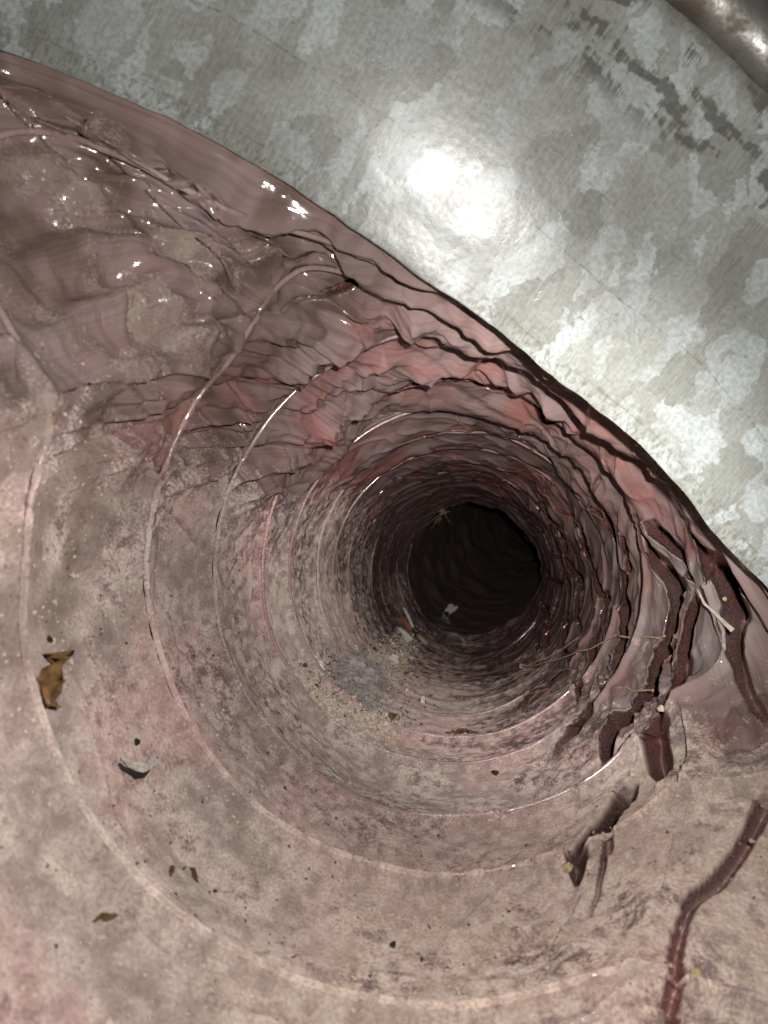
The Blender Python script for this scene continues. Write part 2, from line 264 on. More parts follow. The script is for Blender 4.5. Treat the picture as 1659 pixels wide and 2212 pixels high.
def metal_material():
    N = NT_('galvanised_steel'); cuv = N.attr('cuv', 'Vector')
    sep = N.n('ShaderNodeSeparateXYZ'); N.put(sep.inputs[0], cuv); U, Vv = sep.outputs[0], sep.outputs[1]
    # jagged zinc spangles, drawn out along the rolling direction
    jag = N.noise(cuv, 260, 4, .7, 0, 1)
    w = N.vmath('ADD', N.vmath('MULTIPLY', cuv, (1, .62, 1)), N.vmath('MULTIPLY', N.vmath('SUBTRACT', jag, (.5, .5, .5)), (.0065, .0065, 0)))
    w = N.vmath('ADD', w, N.vmath('MULTIPLY', N.vmath('SUBTRACT', N.noise(cuv, 70, 2, .6, 0, 1), (.5, .5, .5)), (.014, .014, 0)))
    cid = N.voro(w, 120, out='Color'); s1 = N.n('ShaderNodeSeparateColor'); N.put(s1.inputs[0], cid); c1, c2, c3 = s1.outputs
    cid2 = N.voro(w, 210, out='Color'); s2 = N.n('ShaderNodeSeparateColor'); N.put(s2.inputs[0], cid2)
    base = N.mix(N.ramp(c1, .0, 1.0), (.30, .30, .275), (.40, .405, .38))
    base = N.mix(N.math('MULTIPLY', N.math('GREATER_THAN', c2, .76), .6), base, (.60, .64, .645))
    base = N.mix(N.math('MULTIPLY', N.math('GREATER_THAN', s2.outputs[0], .80), .55), base, (.64, .69, .70))
    base = N.mix(N.math('MULTIPLY', N.math('LESS_THAN', c3, .18), .25), base, (.22, .215, .195))
    cloud = N.noise(cuv, 38, 4, .65, .6); base = N.mix(N.ramp(cloud, .42, .72, 0, .65), base, (.285, .265, .225))
    fine = N.noise(cuv, 900, 3, .7); base = N.mix(N.ramp(fine, .38, .62, .34, 0), base, (.16, .15, .13))
    brush = N.noise(N.vmath('MULTIPLY', cuv, (2600, 130, 1)), 1, 3, .6); base = N.mix(N.ramp(brush, .40, .75, 0, .28), base, (.62, .64, .63))
    # dark pits and specks, more of them toward the edge
    pit = N.math('MULTIPLY', N.ramp(N.voro(w, 900), .34, .10), N.ramp(N.noise(cuv, 75, 3, .6), .50, .68))
    base = N.mix(N.math('MULTIPLY', pit, .5), base, (.07, .065, .055))
    edge_d = N.math('MULTIPLY', N.ramp(Vv, .011, .0), N.ramp(N.noise(N.vmath('MULTIPLY', cuv, (900, 420, 1)), 1, 4, .7), .46, .62))
    base = N.mix(N.math('MULTIPLY', edge_d, .7), base, (.15, .135, .105))
    # two scribed lines parallel to the edge, broken into dots
    for v0, a in ((.0225, .5), (.0040, .4), (.036, .25)):
        ln = N.math('MULTIPLY', N.ramp(N.math('ABSOLUTE', N.math('SUBTRACT', Vv, N.math('ADD', v0, N.math('MULTIPLY', N.math('SUBTRACT', N.noise(cuv, 25, 1), .5), .0025)))), .0003, .00008), N.ramp(N.noise(N.vmath('MULTIPLY', cuv, (750, 60, 1)), 1, 3, .7), .44, .54))
        base = N.mix(N.math('MULTIPLY', ln, a), base, (.10, .095, .085))
    # combed dark residue below the bead
    band = N.math('MULTIPLY', N.ramp(Vv, .048, .054), N.ramp(Vv, .073, .068))
    comb = N.noise(N.vmath('MULTIPLY', cuv, (1500, 60, 1)), 1, 3, .7); blob = N.noise(N.vmath('MULTIPLY', cuv, (70, 150, 1)), 1, 3, .6, .4)
    res = N.math('MULTIPLY', band, N.ramp(N.math('ADD', blob, N.math('MULTIPLY', N.math('SUBTRACT', comb, .5), .34)), .51, .58))
    base = N.mix(N.math('MULTIPLY', res, .78), base, (.10, .092, .078))
    gr = N.ramp(Vv, .066, .0715); base = N.mix(1.0, base, (.66, .685, .69), 'MULTIPLY'); base = N.mix(N.math('MULTIPLY', gr, .8), base, (.065, .055, .042))
    rough = N.math('ADD', N.ramp(c3, 0, 1, .235, .285), N.math('MULTIPLY', N.math('SUBTRACT', fine, .5), .18))
    nrm = N.bump(N.math('ADD', N.math('MULTIPLY', brush, .5), N.math('ADD', fine, N.math('MULTIPLY', pit, -.5))), .07, .00025)
    nrm = N.bump(N.math('ADD', c1, N.noise(cuv, 90, 3)), .12, .0012, nrm)
    N.set(Base_Color=base, Metallic=0.0, Specular_IOR_Level=.22, Roughness=rough, Normal=nrm, Diffuse_Roughness=1.0)
    return N.m

N = NT_('rusty_bead_steel'); pos = N.n('ShaderNodeTexCoord').outputs['Object']; f = N.noise(pos, 140, 4, .65, .4)
N.set(Base_Color=N.mix(N.ramp(f, .4, .65), (.17, .165, .155), (.085, .070, .055)), Metallic=.55, Roughness=N.ramp(f, .3, .7, .3, .65), Normal=N.bump(N.noise(pos, 700, 3), .3, .0004))
M_bead = N.m

# ------------------------------------------------------------------ object helpers
def mesh_obj(name, V, Fc, mat, parent=None, smooth=True, **props):
    me = bpy.data.meshes.new(name)
    V = np.asarray(V, np.float32); me.vertices.add(len(V)); me.vertices.foreach_set('co', V.ravel())
    if isinstance(Fc, np.ndarray):
        nf, k = Fc.shape; me.loops.add(nf * k); me.loops.foreach_set('vertex_index', Fc.ravel().astype(np.int32))
        me.polygons.add(nf); me.polygons.foreach_set('loop_start', np.arange(0, nf * k, k, dtype=np.int32)); me.polygons.foreach_set('loop_total', np.full(nf, k, np.int32))
    else:
        me.clear_geometry(); me.from_pydata([tuple(map(float, v)) for v in V], [], Fc)
    me.update(calc_edges=True); me.validate()
    me.polygons.foreach_set('use_smooth', np.full(len(me.polygons), smooth, bool))
    if mat: me.materials.append(mat)
    o = bpy.data.objects.new(name, me); col.objects.link(o)
    if parent: o.parent = parent
    for k, v in props.items(): o[k] = v
    return o
def tag(o, label, cat, group=None):
    o['label'] = label; o['category'] = cat
    if group: o['group'] = group
    return o
def empty(name, loc=(0, 0, 0)):
    o = bpy.data.objects.new(name, None); o.location = loc; o.empty_display_size = .01; col.objects.link(o); return o
def fattr(o, name, a):
    x = o.data.attributes.new(name, 'FLOAT', 'POINT'); x.data.foreach_set('value', np.ascontiguousarray(a, np.float32).ravel())
def vattr(o, name, a):
    x = o.data.attributes.new(name, 'FLOAT_VECTOR', 'POINT'); x.data.foreach_set('vector', np.ascontiguousarray(a, np.float32).ravel())
def grid_faces(nr, nc, wrapc=True):
    r = np.arange(nr - 1)[:, None]; c = np.arange(nc if wrapc else nc - 1)[None]; c2 = (c + 1) % nc
    return np.stack([r*nc + c, r*nc + c2, (r+1)*nc + c2, (r+1)*nc + c], -1).reshape(-1, 4)
def tube(pts, rad, n=8, cap=True):
    """tube along a polyline; rad scalar or per point"""
    P = np.asarray(pts, float); m = len(P); rad = np.broadcast_to(np.asarray(rad, float), (m,))
    T = np.gradient(P, axis=0); T /= np.linalg.norm(T, axis=1)[:, None] + 1e-12
    up = np.array([.31, .2, .93]); A = np.cross(T, up); A /= np.linalg.norm(A, axis=1)[:, None] + 1e-12; B = np.cross(T, A)
    a = np.linspace(0, 2*math.pi, n, endpoint=False)
    V = P[:, None] + rad[:, None, None] * (np.cos(a)[None, :, None] * A[:, None] + np.sin(a)[None, :, None] * B[:, None])
    Fq = [tuple(q) for q in grid_faces(m, n)]
    if cap: Fq += [tuple(range(n))[::-1], tuple(range((m-1)*n, m*n))]
    return V.reshape(-1, 3), Fq
def join(parts):
    V, Fc, o = [], [], 0
    for v, f in parts:
        V.append(np.asarray(v, float)); Fc += [tuple(int(i) + o for i in q) for q in f]; o += len(v)
    return np.concatenate(V), Fc

# ------------------------------------------------------------------ the liner of the flexible duct
NC = 1000
rows = [np.linspace(0, 1, 110, endpoint=False), np.linspace(1, 2, 75, endpoint=False), np.linspace(2, 3, 100, endpoint=False), np.linspace(3, 4, 130, endpoint=False)]
for k in range(4, NT): rows.append(np.linspace(k, k+1, 90 if k < 6 else (62 if k < 9 else 40), endpoint=False))
TR = np.concatenate(rows + [[float(NT)]]); NR = len(TR)
TH = np.linspace(-math.pi, math.pi, NC, endpoint=False)
tt, th = np.meshgrid(TR, TH, indexing='ij')
ss = s_of(tt, th); rho0 = rho_of(ss, th)
P0 = at(ss, rho0, th); deg = np.degrees(th)
lo = vnoise(P0, 22, 1); lo2 = fbm(P0, 45, 3, 3)

def angw(c, full, zero):
    d = np.abs((deg - c + 180) % 360 - 180); return 1 - sst(full, zero, d)
top = angw(85, 45, 95)            # hangs slack and crumpled overhead and on the collar side
right = angw(-5, 45, 85)
dusty = angw(-128, 62, 132)
disp = np.zeros_like(ss)          # + is inwards
# film sags outwards between the hoops
fr = tt - np.floor(tt); pitch = np.maximum(s_of(np.floor(tt)+1, th) - s_of(np.floor(tt), th), .004)
bell = np.sin(math.pi * fr)
low = (.0046 - .0036*sst(.24, .42, ss)) * (1 + .6*lo) * (1 - top); low = np.minimum(low, pitch * .085)          # sags outwards below, hangs inwards overhead
hang = top * (.0066 + .0045*vnoise(P0, 28, 5)) * (1 - .6*sst(.28, .45, ss)); hang = np.minimum(hang, pitch * .32)
disp += (hang * np.sin(math.pi * fr**2.2) - low * bell**.8) * sst(.15, .7, tt)
# slack folds and crumpled facets
warp = lo2 * .16; warp2 = vnoise(P0, 60, 17) * .14
mouth = angw(125, 42, 80); crumple = .25 + .45*top + .35*mouth*sst(.32, .2, ss) + .05*right + .15*angw(-40, 20, 60); crumple *= .65 + .5*np.clip(vnoise(P0, 30, 9) + .3, 0, 1)
clean = 1 - dusty * .72; deep = 1 - .78*sst(.28, .5, ss)
fold_amp = sst(.02, .5, tt) * np.where(tt < .9, 1, np.where(tt < 5.5, .12 + .88*np.abs(np.sin(math.pi*fr))**.8, 1))      # drawn taut over the hoops
disp += .0048 * fbm(np.stack([P0[..., 0], P0[..., 1] * 1.6, P0[..., 2]], -1), 26, 21, 2) * (.38 + .15*top + .05*right) * (1 - .7*mouth) * (1 - .5*angw(-45, 30, 60)) * fold_amp
disp += .0040 * crumple * clean * fold_amp * deep * facet(th, ss, 16, .017, 31, warp, warp2 + .12*np.sin(3*th))
disp += .0034 * crumple * clean * fold_amp * deep * facet(th, ss, 36, .0085, 37, warp*1.2 + .1*lo, warp2*1.5)
disp += .0011 * crumple * clean * fold_amp * deep * facet(th, ss, 84, .0042, 41, warp*1.5, warp2*1.5 + .2*lo)
disp += .0026 * crumple * clean * fold_amp * deep * facet(th, ss, 50, .012, 43, warp, warp2)
disp += .0005 * fbm(P0, 170, 51, 2) * (.15 + .85*dusty)
# crisp straight creases where the slack film is bunched overhead
arc = np.concatenate([np.zeros((1, NC)), np.cumsum(np.linalg.norm(np.diff(P0, axis=0), axis=-1), axis=0)], 0)
uu = th * (.5*R0 + .5*rho0); crisp = (angw(108, 46, 70) * sst(.36, .24, ss) + .45*angw(-12, 22, 42) * sst(.44, .3, ss)) * fold_amp
rc = np.random.default_rng(12)
for i in range(15):
    lam = [.034, .026, .020, .016, .013, .010, .0085, .007][i % 8] * rc.uniform(.85, 1.15); ph = rc.normal(0, .30) + (.25 if i % 3 else -.55)
    x = (arc*math.cos(ph) + uu*math.sin(ph)) / lam + rc.random() + .10*lo2
    tri = np.abs((x % 1) * 2 - 1) - .5
    am = sst(-.25, .45, vnoise(P0, 1 / (lam*2.2), 500 + i))
    disp += lam * .17 * tri * am * crisp
wr_ = vnoise(np.stack([ss*1.2 + .3*uu, R0*np.cos(th)*.6, R0*np.sin(th)*.6], -1), 40, 541)
disp += .0013 * (1 - np.abs(wr_)*5).clip(0, 1)**1.5 * dusty * sst(.4, .2, ss) * fold_amp
wr_ = vnoise(np.stack([ss*.5 - .9*uu, R0*np.cos(th)*.8 + ss, R0*np.sin(th)*.6], -1), 46, 543)
disp -= .0010 * (1 - np.abs(wr_)*6).clip(0, 1)**1.5 * (dusty + .5*right) * sst(.5, .2, ss) * fold_amp
# slanting crease ridges between hoops
q = vnoise(np.stack([ss*1.5 + R0*th*.8, R0*np.cos(th), R0*np.sin(th)], -1), 48, 61)
disp += .0016 * (1 - np.abs(q)*2.2).clip(0, 1)**3 * (.15 + .75*top + .2*right) * fold_amp
# slanting stiff folds read off the photograph, as (hoop coordinate, angle, half width in mm)
trench = np.zeros_like(ss); pocket = np.zeros_like(ss); crest = np.zeros_like(ss)
u_m = ss; v_m = th * R0
for kind, pts in FOLDS:
    A = np.array(pts, float); n = len(A)
    if n < 2: continue
    # resample and roughen
    d = np.concatenate([[0], np.cumsum(np.hypot(np.diff(A[:, 0]) * .05, np.diff(A[:, 1]) * R0))]); m = max(6, int(d[-1] / .0025))
    x = np.linspace(0, d[-1], m); A = np.stack([spl(x, d, A[:, i]) for i in range(2)] + [np.interp(x, d, A[:, 2])], 1)
    f = x / d[-1]
    S = s_of(A[:, 0], A[:, 1]) + np.zeros(m); Vv = A[:, 1] * R0 + np.zeros(m); W = A[:, 2] * .001 if kind == 2 else A[:, 2] * .00118 * (1 - .5*sst(3.6, 6, A[:, 0])) * (1 - .55*sst(.15, .7, A[:, 1])*sst(1.85, 1.5, A[:, 1])) * (1 - .5*sst(-1.12, -1.3, A[:, 1]))
    W = W * (.85 + .3 * np.interp(x, np.linspace(0, x[-1] + 1e-9, max(3, m // 5)), rng.random(max(3, m // 5))))
    tap = np.minimum(1, np.minimum(f, 1 - f) / (.12 if kind < 2 else .3)); W = W if kind == 2 else W * (.25 + .75 * tap)
    reach = .018 if kind == 0 else .03
    r0, r1 = np.searchsorted(TR, A[:, 0].min() - .9), np.searchsorted(TR, A[:, 0].max() + .9)
    c0, c1 = np.searchsorted(TH, A[:, 1].min() - reach/R0), np.searchsorted(TH, A[:, 1].max() + reach/R0)
    U = u_m[r0:r1, c0:c1]; Q = v_m[r0:r1, c0:c1]
    if U.size == 0: continue
    best = np.full(U.shape, 1e9); sd = np.zeros(U.shape); ww = np.full(U.shape, .001); tp = np.ones(U.shape)
    for i in range(m - 1):
        ax_, ay_ = S[i], Vv[i]; dx, dy = S[i+1] - ax_, Vv[i+1] - ay_; L2 = dx*dx + dy*dy + 1e-14
        k = np.clip(((U - ax_) * dx + (Q - ay_) * dy) / L2, 0, 1)
        ex, ey = U - ax_ - k*dx, Q - ay_ - k*dy; D = np.hypot(ex, ey)
        # side of the fold that faces the flash
        pt = at(S[i], R0, Vv[i] / R0); l = LIGHT - pt; ls = l[1]; lt = -math.sin(Vv[i]/R0) * l[0] + math.cos(Vv[i]/R0) * l[2]
        nx, ny = -dy, dx
        if nx * ls + ny * lt < 0: nx, ny = -nx, -ny
        sg = np.sign(ex * nx + ey * ny)
        b = D < best
        best = np.where(b, D, best); sd = np.where(b, D * sg, sd); ww = np.where(b, W[i] + (W[i+1]-W[i])*k, ww); tp = np.where(b, tap[i], tp)
    if kind == 2:      # film stretched over a rib: long slope on the near side, sharp drop behind
        H = 1.0 * ww * tp * (.75 + .35*vnoise(P0[r0:r1, c0:c1], 40, 601))
        disp[r0:r1, c0:c1] = np.where(best < .05, disp[r0:r1, c0:c1] * 1, disp[r0:r1, c0:c1]) + H * np.where(sd > 0, np.exp(-np.abs(sd)/.012) * sst(.05, .03, sd), np.exp(-(sd/.0022)**2))
        crest[r0:r1, c0:c1] = np.maximum(crest[r0:r1, c0:c1], tp * np.exp(-(sd/.0055)**2))
    elif kind == 0:
        lipd = np.minimum(.8 * ww, .0022) * tp
        x = np.abs(sd) / ww; tr = np.clip(1 - x, 0, 1)
        lip = np.exp(-np.clip(-sd - ww, 0, None) / (2.5*ww + .003)) * (sd < 0) * lipd
        disp[r0:r1, c0:c1] += lip * (1 - tr)
        pocket[r0:r1, c0:c1] = np.maximum(pocket[r0:r1, c0:c1], np.minimum(14 * ww, .050) * tp * tr)
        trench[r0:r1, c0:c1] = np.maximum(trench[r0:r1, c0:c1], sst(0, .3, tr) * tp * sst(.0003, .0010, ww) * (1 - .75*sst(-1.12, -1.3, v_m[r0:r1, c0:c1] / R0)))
    else:
        dep = np.minimum(1.6 * ww, .0045) * tp
        disp[r0:r1, c0:c1] += dep * (np.exp(-((sd - 2.2*ww) / (1.6*ww))**2) * .9 - .4*np.exp(-(sd / (1.1*ww))**2))
        pocket[r0:r1, c0:c1] = np.maximum(pocket[r0:r1, c0:c1], np.minimum(3.5 * ww, .012) * tp * np.exp(-(sd / (.8*ww))**2))
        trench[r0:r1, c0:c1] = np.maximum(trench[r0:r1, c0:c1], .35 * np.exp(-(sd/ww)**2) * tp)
# hoops show through the film as ridges
near = np.round(tt); ds = ss - s_of(np.clip(near, 0, NT), th)
hoopw = .0014; disp += (.0019 - .0012*sst(.3, .5, ss)) * np.exp(-(ds / hoopw)**2) * (near >= 1)
rag = sst(NT - 1.2, NT, tt); disp += rag * (.005*vnoise(P0, 14, 401) + .0022*facet(th, ss, 40, .012, 403) + .002)
gap = ss - rim_s(th); disp = np.where(disp > 0, disp * sst(.0, .010, gap), disp * (.3 + .7*sst(0, .006, gap)))    # held by the collar at its edge
gs_ = np.gradient(P0, axis=0); ga_ = np.roll(P0, -1, 1) - np.roll(P0, 1, 1); NI = np.cross(gs_, ga_); NI /= np.linalg.norm(NI, axis=-1)[..., None] + 1e-12
ax0, az0 = axis(ss); rad_ = np.stack([ax0 - P0[..., 0], np.zeros_like(ss), az0 - P0[..., 2]], -1); NI *= np.sign((NI * rad_).sum(-1))[..., None]    # inward normal
PLD = P0 + disp[..., None] * NI; PL = PLD
# pleats tuck back behind the film, shaped away from the flash to stay dark
pd = P0 - LIGHT; pd /= np.linalg.norm(pd, axis=-1)[..., None]
pd = 1.0*pd + .12*np.stack([np.cos(th), np.zeros_like(th), np.sin(th)], -1); pd /= np.linalg.norm(pd, axis=-1)[..., None]
PL = PL + pocket[..., None] * pd

duct = tag(empty('flexible_duct', (0, 0, 0)), 'long flexible duct with wrinkled pinkish plastic lining running into the dark', 'duct')
M_liner = liner_material('dusty_plastic_film'); M_far = liner_material('painted_shade_film', True)
liner = mesh_obj('liner', PL.reshape(-1, 3), grid_faces(NR, NC), M_liner, duct)
med = fbm(P0, 400, 301, 2); big = fbm(P0, 105, 303, 3); blot = fbm(P0, 42, 305, 3); rosy = fbm(P0, 24, 307, 2); grim = fbm(P0, 95, 309, 4)
def cmix(f, a, b):
    f = np.clip(f, 0, 1)[..., None]; return np.asarray(a) * (1-f) + np.asarray(b) * f
flo = vnoise(np.stack([arc*420, R0*np.cos(th)*9, R0*np.sin(th)*9], -1), 1, 311)      # threads of insulation behind the film
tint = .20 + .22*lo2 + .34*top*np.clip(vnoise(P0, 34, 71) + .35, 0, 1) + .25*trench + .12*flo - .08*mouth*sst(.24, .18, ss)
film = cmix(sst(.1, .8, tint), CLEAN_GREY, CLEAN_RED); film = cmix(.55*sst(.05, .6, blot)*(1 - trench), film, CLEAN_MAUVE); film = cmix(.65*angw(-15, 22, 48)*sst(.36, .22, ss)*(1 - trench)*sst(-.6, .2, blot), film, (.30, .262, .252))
grime = .8*np.clip(.15 + .4*top*sst(.34, .15, ss) + .6*sst(.22, .10, ss)*angw(140, 35, 70) + .25*lo, 0, 1) * (1 - trench) * sst(.0, .8, grim)
film = cmix(grime, film, (.085, .058, .040))
dcol = cmix(sst(-.5, .5, big), DUST_A, DUST_B); warm = angw(-55, 45, 80)*sst(.28, .16, ss); dcol = cmix(.5*warm, dcol, (.53, .40, .315)); dcol = cmix(.85*sst(-.15, .45, rosy)*(1 - .75*warm), dcol, DUST_PINK); dcol = cmix(.45*sst(.0, .7, med), dcol, (.58, .495, .435)); dcol = cmix(.35*sst(.0, -.7, med), dcol, (.20, .15, .125)); brown = angw(145, 30, 62)*sst(.24, .15, ss)*sst(-.7, .3, big + .4*med); film = cmix(.35*brown, film, (.11, .068, .05)); dcol = cmix(.62*brown, dcol, (.15, .105, .082)); dcol = cmix(.8*grime, dcol, (.11, .08, .058))
dz = .78*angw(-150, 48, 84)*(1 - .72*sst(.26, .7, ss)) + .72*angw(-105, 45, 85)*(1 - .80*sst(.24, .62, ss)) + .62*angw(-65, 35, 60)*sst(.25, .15, ss) + .25*sst(.14, .08, ss)
dz = np.maximum(dz, .42*angw(165, 22, 48)*sst(.26, .16, ss)); dz = dz - .42*angw(118, 34, 52)*sst(.36, .28, ss); dz = np.minimum(dz, .9) - .12 + .22*lo*dusty + .24*med + .22*big*(1 - .5*mouth)
dz = dz + crest*(.45 + .5*big)*angw(145, 45, 75); dz = np.clip(dz, -.2, 1.05) * (1 - trench) + .30*trench; dcol = cmix(trench, dcol, (.17, .062, .052))  # shade inside the folds painted as dark red
def lattr(o, name, c):
    x = o.data.attributes.new(name, 'FLOAT_COLOR', 'POINT'); c = c.reshape(-1, 3); x.data.foreach_set('color', np.concatenate([c, np.ones((len(c), 1))], 1).astype(np.float32).ravel())
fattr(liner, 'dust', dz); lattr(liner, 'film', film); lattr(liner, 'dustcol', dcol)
vattr(liner, 'flow', np.stack([arc, R0*np.cos(th), R0*np.sin(th)], -1))

# deeper length of duct beyond the last hoop in view: shade painted into a darker film colour, turning away to the right
NR2 = 150; NC2 = 360
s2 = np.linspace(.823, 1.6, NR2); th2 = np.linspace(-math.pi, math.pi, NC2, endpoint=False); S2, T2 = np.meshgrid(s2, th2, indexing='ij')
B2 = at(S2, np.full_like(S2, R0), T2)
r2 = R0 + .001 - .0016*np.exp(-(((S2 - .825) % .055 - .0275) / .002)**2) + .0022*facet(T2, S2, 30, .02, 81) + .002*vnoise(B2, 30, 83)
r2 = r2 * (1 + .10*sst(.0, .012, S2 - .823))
o = mesh_obj('far_liner', at(S2, r2, T2).reshape(-1, 3), grid_faces(NR2, NC2), M_far, duct, label='lining of the deepest stretch of duct, shade painted into its colour')
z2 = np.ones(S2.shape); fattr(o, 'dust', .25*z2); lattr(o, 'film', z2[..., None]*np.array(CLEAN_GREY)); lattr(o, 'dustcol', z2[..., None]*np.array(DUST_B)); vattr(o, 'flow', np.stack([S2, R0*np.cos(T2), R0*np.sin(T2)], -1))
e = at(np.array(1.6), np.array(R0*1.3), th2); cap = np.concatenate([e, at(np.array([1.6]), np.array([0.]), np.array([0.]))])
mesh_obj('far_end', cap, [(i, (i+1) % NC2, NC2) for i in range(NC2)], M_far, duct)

# spring-wire hoops under the film
def sampleL(A, t, a):
    ri = np.interp(t, TR, np.arange(NR)); ci = (wrap(a) + math.pi) / (2*math.pi) * NC
    r = np.clip(ri.astype(int), 0, NR-2); c = ci.astype(int) % NC; fr_ = ri - r; fc = ci - np.floor(ci); c2 = (c+1) % NC
    fr_ = fr_.reshape(fr_.shape + (1,)*(A.ndim-2)); fc = fc.reshape(fc.shape + (1,)*(A.ndim-2))
    return (A[r, c]*(1-fc) + A[r, c2]*fc)*(1-fr_) + (A[r+1, c]*(1-fc) + A[r+1, c2]*fc)*fr_
for k in range(1, NT + 1):
    a = np.linspace(-math.pi, math.pi, 401); tk = np.full_like(a, k - 1e-4)
    c = sampleL(PLD, tk, a); ker = np.ones(13) / 13
    c = np.stack([np.convolve(np.concatenate([c[-7:-1, i], c[:, i], c[1:7, i]]), ker, 'valid') for i in range(3)], 1); c[-1] = c[0]
    # sits with its crown just proud of the film, sinking under it where folds overlap
    sink = .0001 + .0012*(k > 7) - .0006*np.clip(1.4*np.cos(a - 2.2) + .2, 0, 1) + .0016*np.clip(np.cos(a + .1), 0, 1)**2 - .0001*(k < 3) + .006*(k <= 2)*(1 - sst(38, 58, np.abs(np.degrees(a) - 45))) + .0005*vnoise(c, 26, 90 + k)
    c = c - sampleL(NI, tk, a) * sink[:, None] + sampleL(pocket[..., None] * pd, tk, a) * 1.05
    V, Fc = tube(c, .0007, 10, False)
    o = mesh_obj('wire_hoop', V, np.array(Fc), M_liner, duct)
    rep = lambda q: np.repeat(q[:, None], 10, 1)
    fattr(o, 'dust', rep(np.where(k > 2, np.minimum(sampleL(dz, tk, a), .40) - .1, sampleL(dz, tk, a)) + .30*vnoise(c, 45, 120 + k))); lattr(o, 'film', rep(np.minimum(sampleL(film, tk, a)*1.35, .5))); lattr(o, 'dustcol', rep(sampleL(dcol, tk, a)*1.28)); vattr(o, 'flow', rep(np.stack([sampleL(arc, tk, a), R0*np.cos(a), R0*np.sin(a)], -1)))  # hoop film and dust colours lightened in place of glints on the wire

# ------------------------------------------------------------------ galvanised collar
BDIR = np.array([0.543, -0.3348, 0.7701]); BDIR /= np.linalg.norm(BDIR)
collar = tag(empty('sheet_metal_collar', (.02, .15, .06)), 'galvanised sheet metal collar with mottled spangle above the duct mouth', 'duct collar')
off = np.array([.02, .15, .06])
ac = np.linspace(-math.pi, math.pi, 720, endpoint=False)
rimP = at(rim_s(ac), rim_r(ac), ac)
for _ in range(12): rimP = (np.roll(rimP, 1, 0) + 2*rimP + np.roll(rimP, -1, 0)) / 4
rimP = rimP + BDIR * (.0005*vnoise(rimP, 70, 211) + .00025*vnoise(rimP, 260, 213))[:, None]
tan = np.roll(rimP, -1, 0) - np.roll(rimP, 1, 0); tan /= np.linalg.norm(tan, axis=1)[:, None]
out = np.cross(tan, BDIR); out /= np.linalg.norm(out, axis=1)[:, None]
cen = rimP.mean(0)
if ((rimP - cen) * out).sum(1).mean() < 0: out = -out
rarc = np.concatenate([[0], np.cumsum(np.linalg.norm(np.diff(rimP, axis=0), axis=1))])
M_metal = metal_material()
lv = np.concatenate([[0, 0, .0003], np.linspace(.0006, .13, 90)]); TK = .0007
Vi = rimP[:, None] + BDIR * lv[None, :, None]
dent = .0006 * vnoise(Vi, 18, 201) + .00025 * vnoise(Vi, 45, 203)
dent = dent * sst(0, .01, lv)[None]
thick = np.zeros(len(lv)); thick[0] = TK; 
Vi = Vi + out[:, None] * (dent + thick[None])[..., None]
nl = len(lv)
o = mesh_obj('sleeve', Vi.reshape(-1, 3) - off, np.concatenate([grid_faces(720, nl, False), np.stack([719*nl + np.arange(nl-1), 719*nl + np.arange(1, nl), np.arange(1, nl), np.arange(nl-1)], -1)]), M_metal, collar)
o.location = (0, 0, 0)
vattr(o, 'cuv', np.stack([np.repeat(rarc[:, None], nl, 1), np.repeat(lv[None], 720, 0), np.zeros((720, nl))], -1))
# rolled bead pressed into the sleeve
x = np.linspace(0, 2*math.pi, 17)[:-1]; br = .0052; LB = .0765
bc = rimP + BDIR * LB + out * .0012
Vb = bc[:, None] + br*(np.cos(x)[None, :, None]*BDIR*1.25 + np.sin(x)[None, :, None]*out[:, None])
Vb = Vb + out[:, None] * (.0004*vnoise(Vb, 60, 207))[..., None]
o = mesh_obj('bead', Vb.reshape(-1, 3) - off, np.concatenate([grid_faces(720, 16), np.stack([719*16 + np.arange(16), 719*16 + (np.arange(16)+1) % 16, (np.arange(16)+1) % 16, np.arange(16)], -1)]), M_bead, collar, label='rounded rusty bead rolled into the sheet metal')

# ------------------------------------------------------------------ things lying in the duct
def frame(t, a):
    """point on the film, with the inward normal, the direction down the duct and the direction round it"""
    t = np.float64(t); a = np.float64(a)
    f = lambda q, w: sampleL(PL0, np.array([q]), np.array([w]))[0]
    p = f(t, a); es = f(min(t + .08, NT - .01), a) - f(max(t - .08, 0), a); ea = f(t, a + .02) - f(t, a - .02)
    es /= np.linalg.norm(es); n = np.cross(es, ea); n /= np.linalg.norm(n)
    ax_, az_ = axis(p[1])
    if n @ (np.array([ax_, p[1], az_]) - p) < 0: n = -n
    ea = np.cross(n, es); return p, n, es, ea
PL0 = PLD
def blob(r, sub=2, seed=0, amp=.3, sc=(1, 1, 1), f=1.6):
    import bmesh
    bm = bmesh.new(); bmesh.ops.create_icosphere(bm, subdivisions=sub, radius=1); bm.verts.ensure_lookup_table()
    V = np.array([v.co[:] for v in bm.verts]); Fc = [tuple(v.index for v in q.verts) for q in bm.faces]; bm.free()
    V = V * (1 + amp * fbm(V + seed * 3.7, f, seed, 2))[:, None]; return V * np.array(sc) * r, Fc
def sheet(outline, th_, bend=0, seed=0, amp=.1, nsub=1):
    """thin irregular flake with real thickness from an outline in metres"""
    O = np.array(outline, float); n = len(O); c = O.mean(0)
    mid = c + (O - c) * .55; P = np.concatenate([O, mid, [c]])
    z = bend * (P[:, 0]**2) + amp * th_ * 6 * vnoise(np.c_[P * 900, np.zeros(len(P))], 1, seed)
    top_ = np.c_[P, z + th_/2]; bot = np.c_[P, z - th_/2]; m = len(P); Fc = []
    for i in range(n):
        j = (i+1) % n
        Fc += [(i, j, n+j, n+i), (n+i, n+j, 2*n), (m+j, m+i, m+n+i, m+n+j), (m+n+j, m+n+i, m+2*n), (j, i, m+i, m+j)]
    return np.concatenate([top_, bot]), Fc
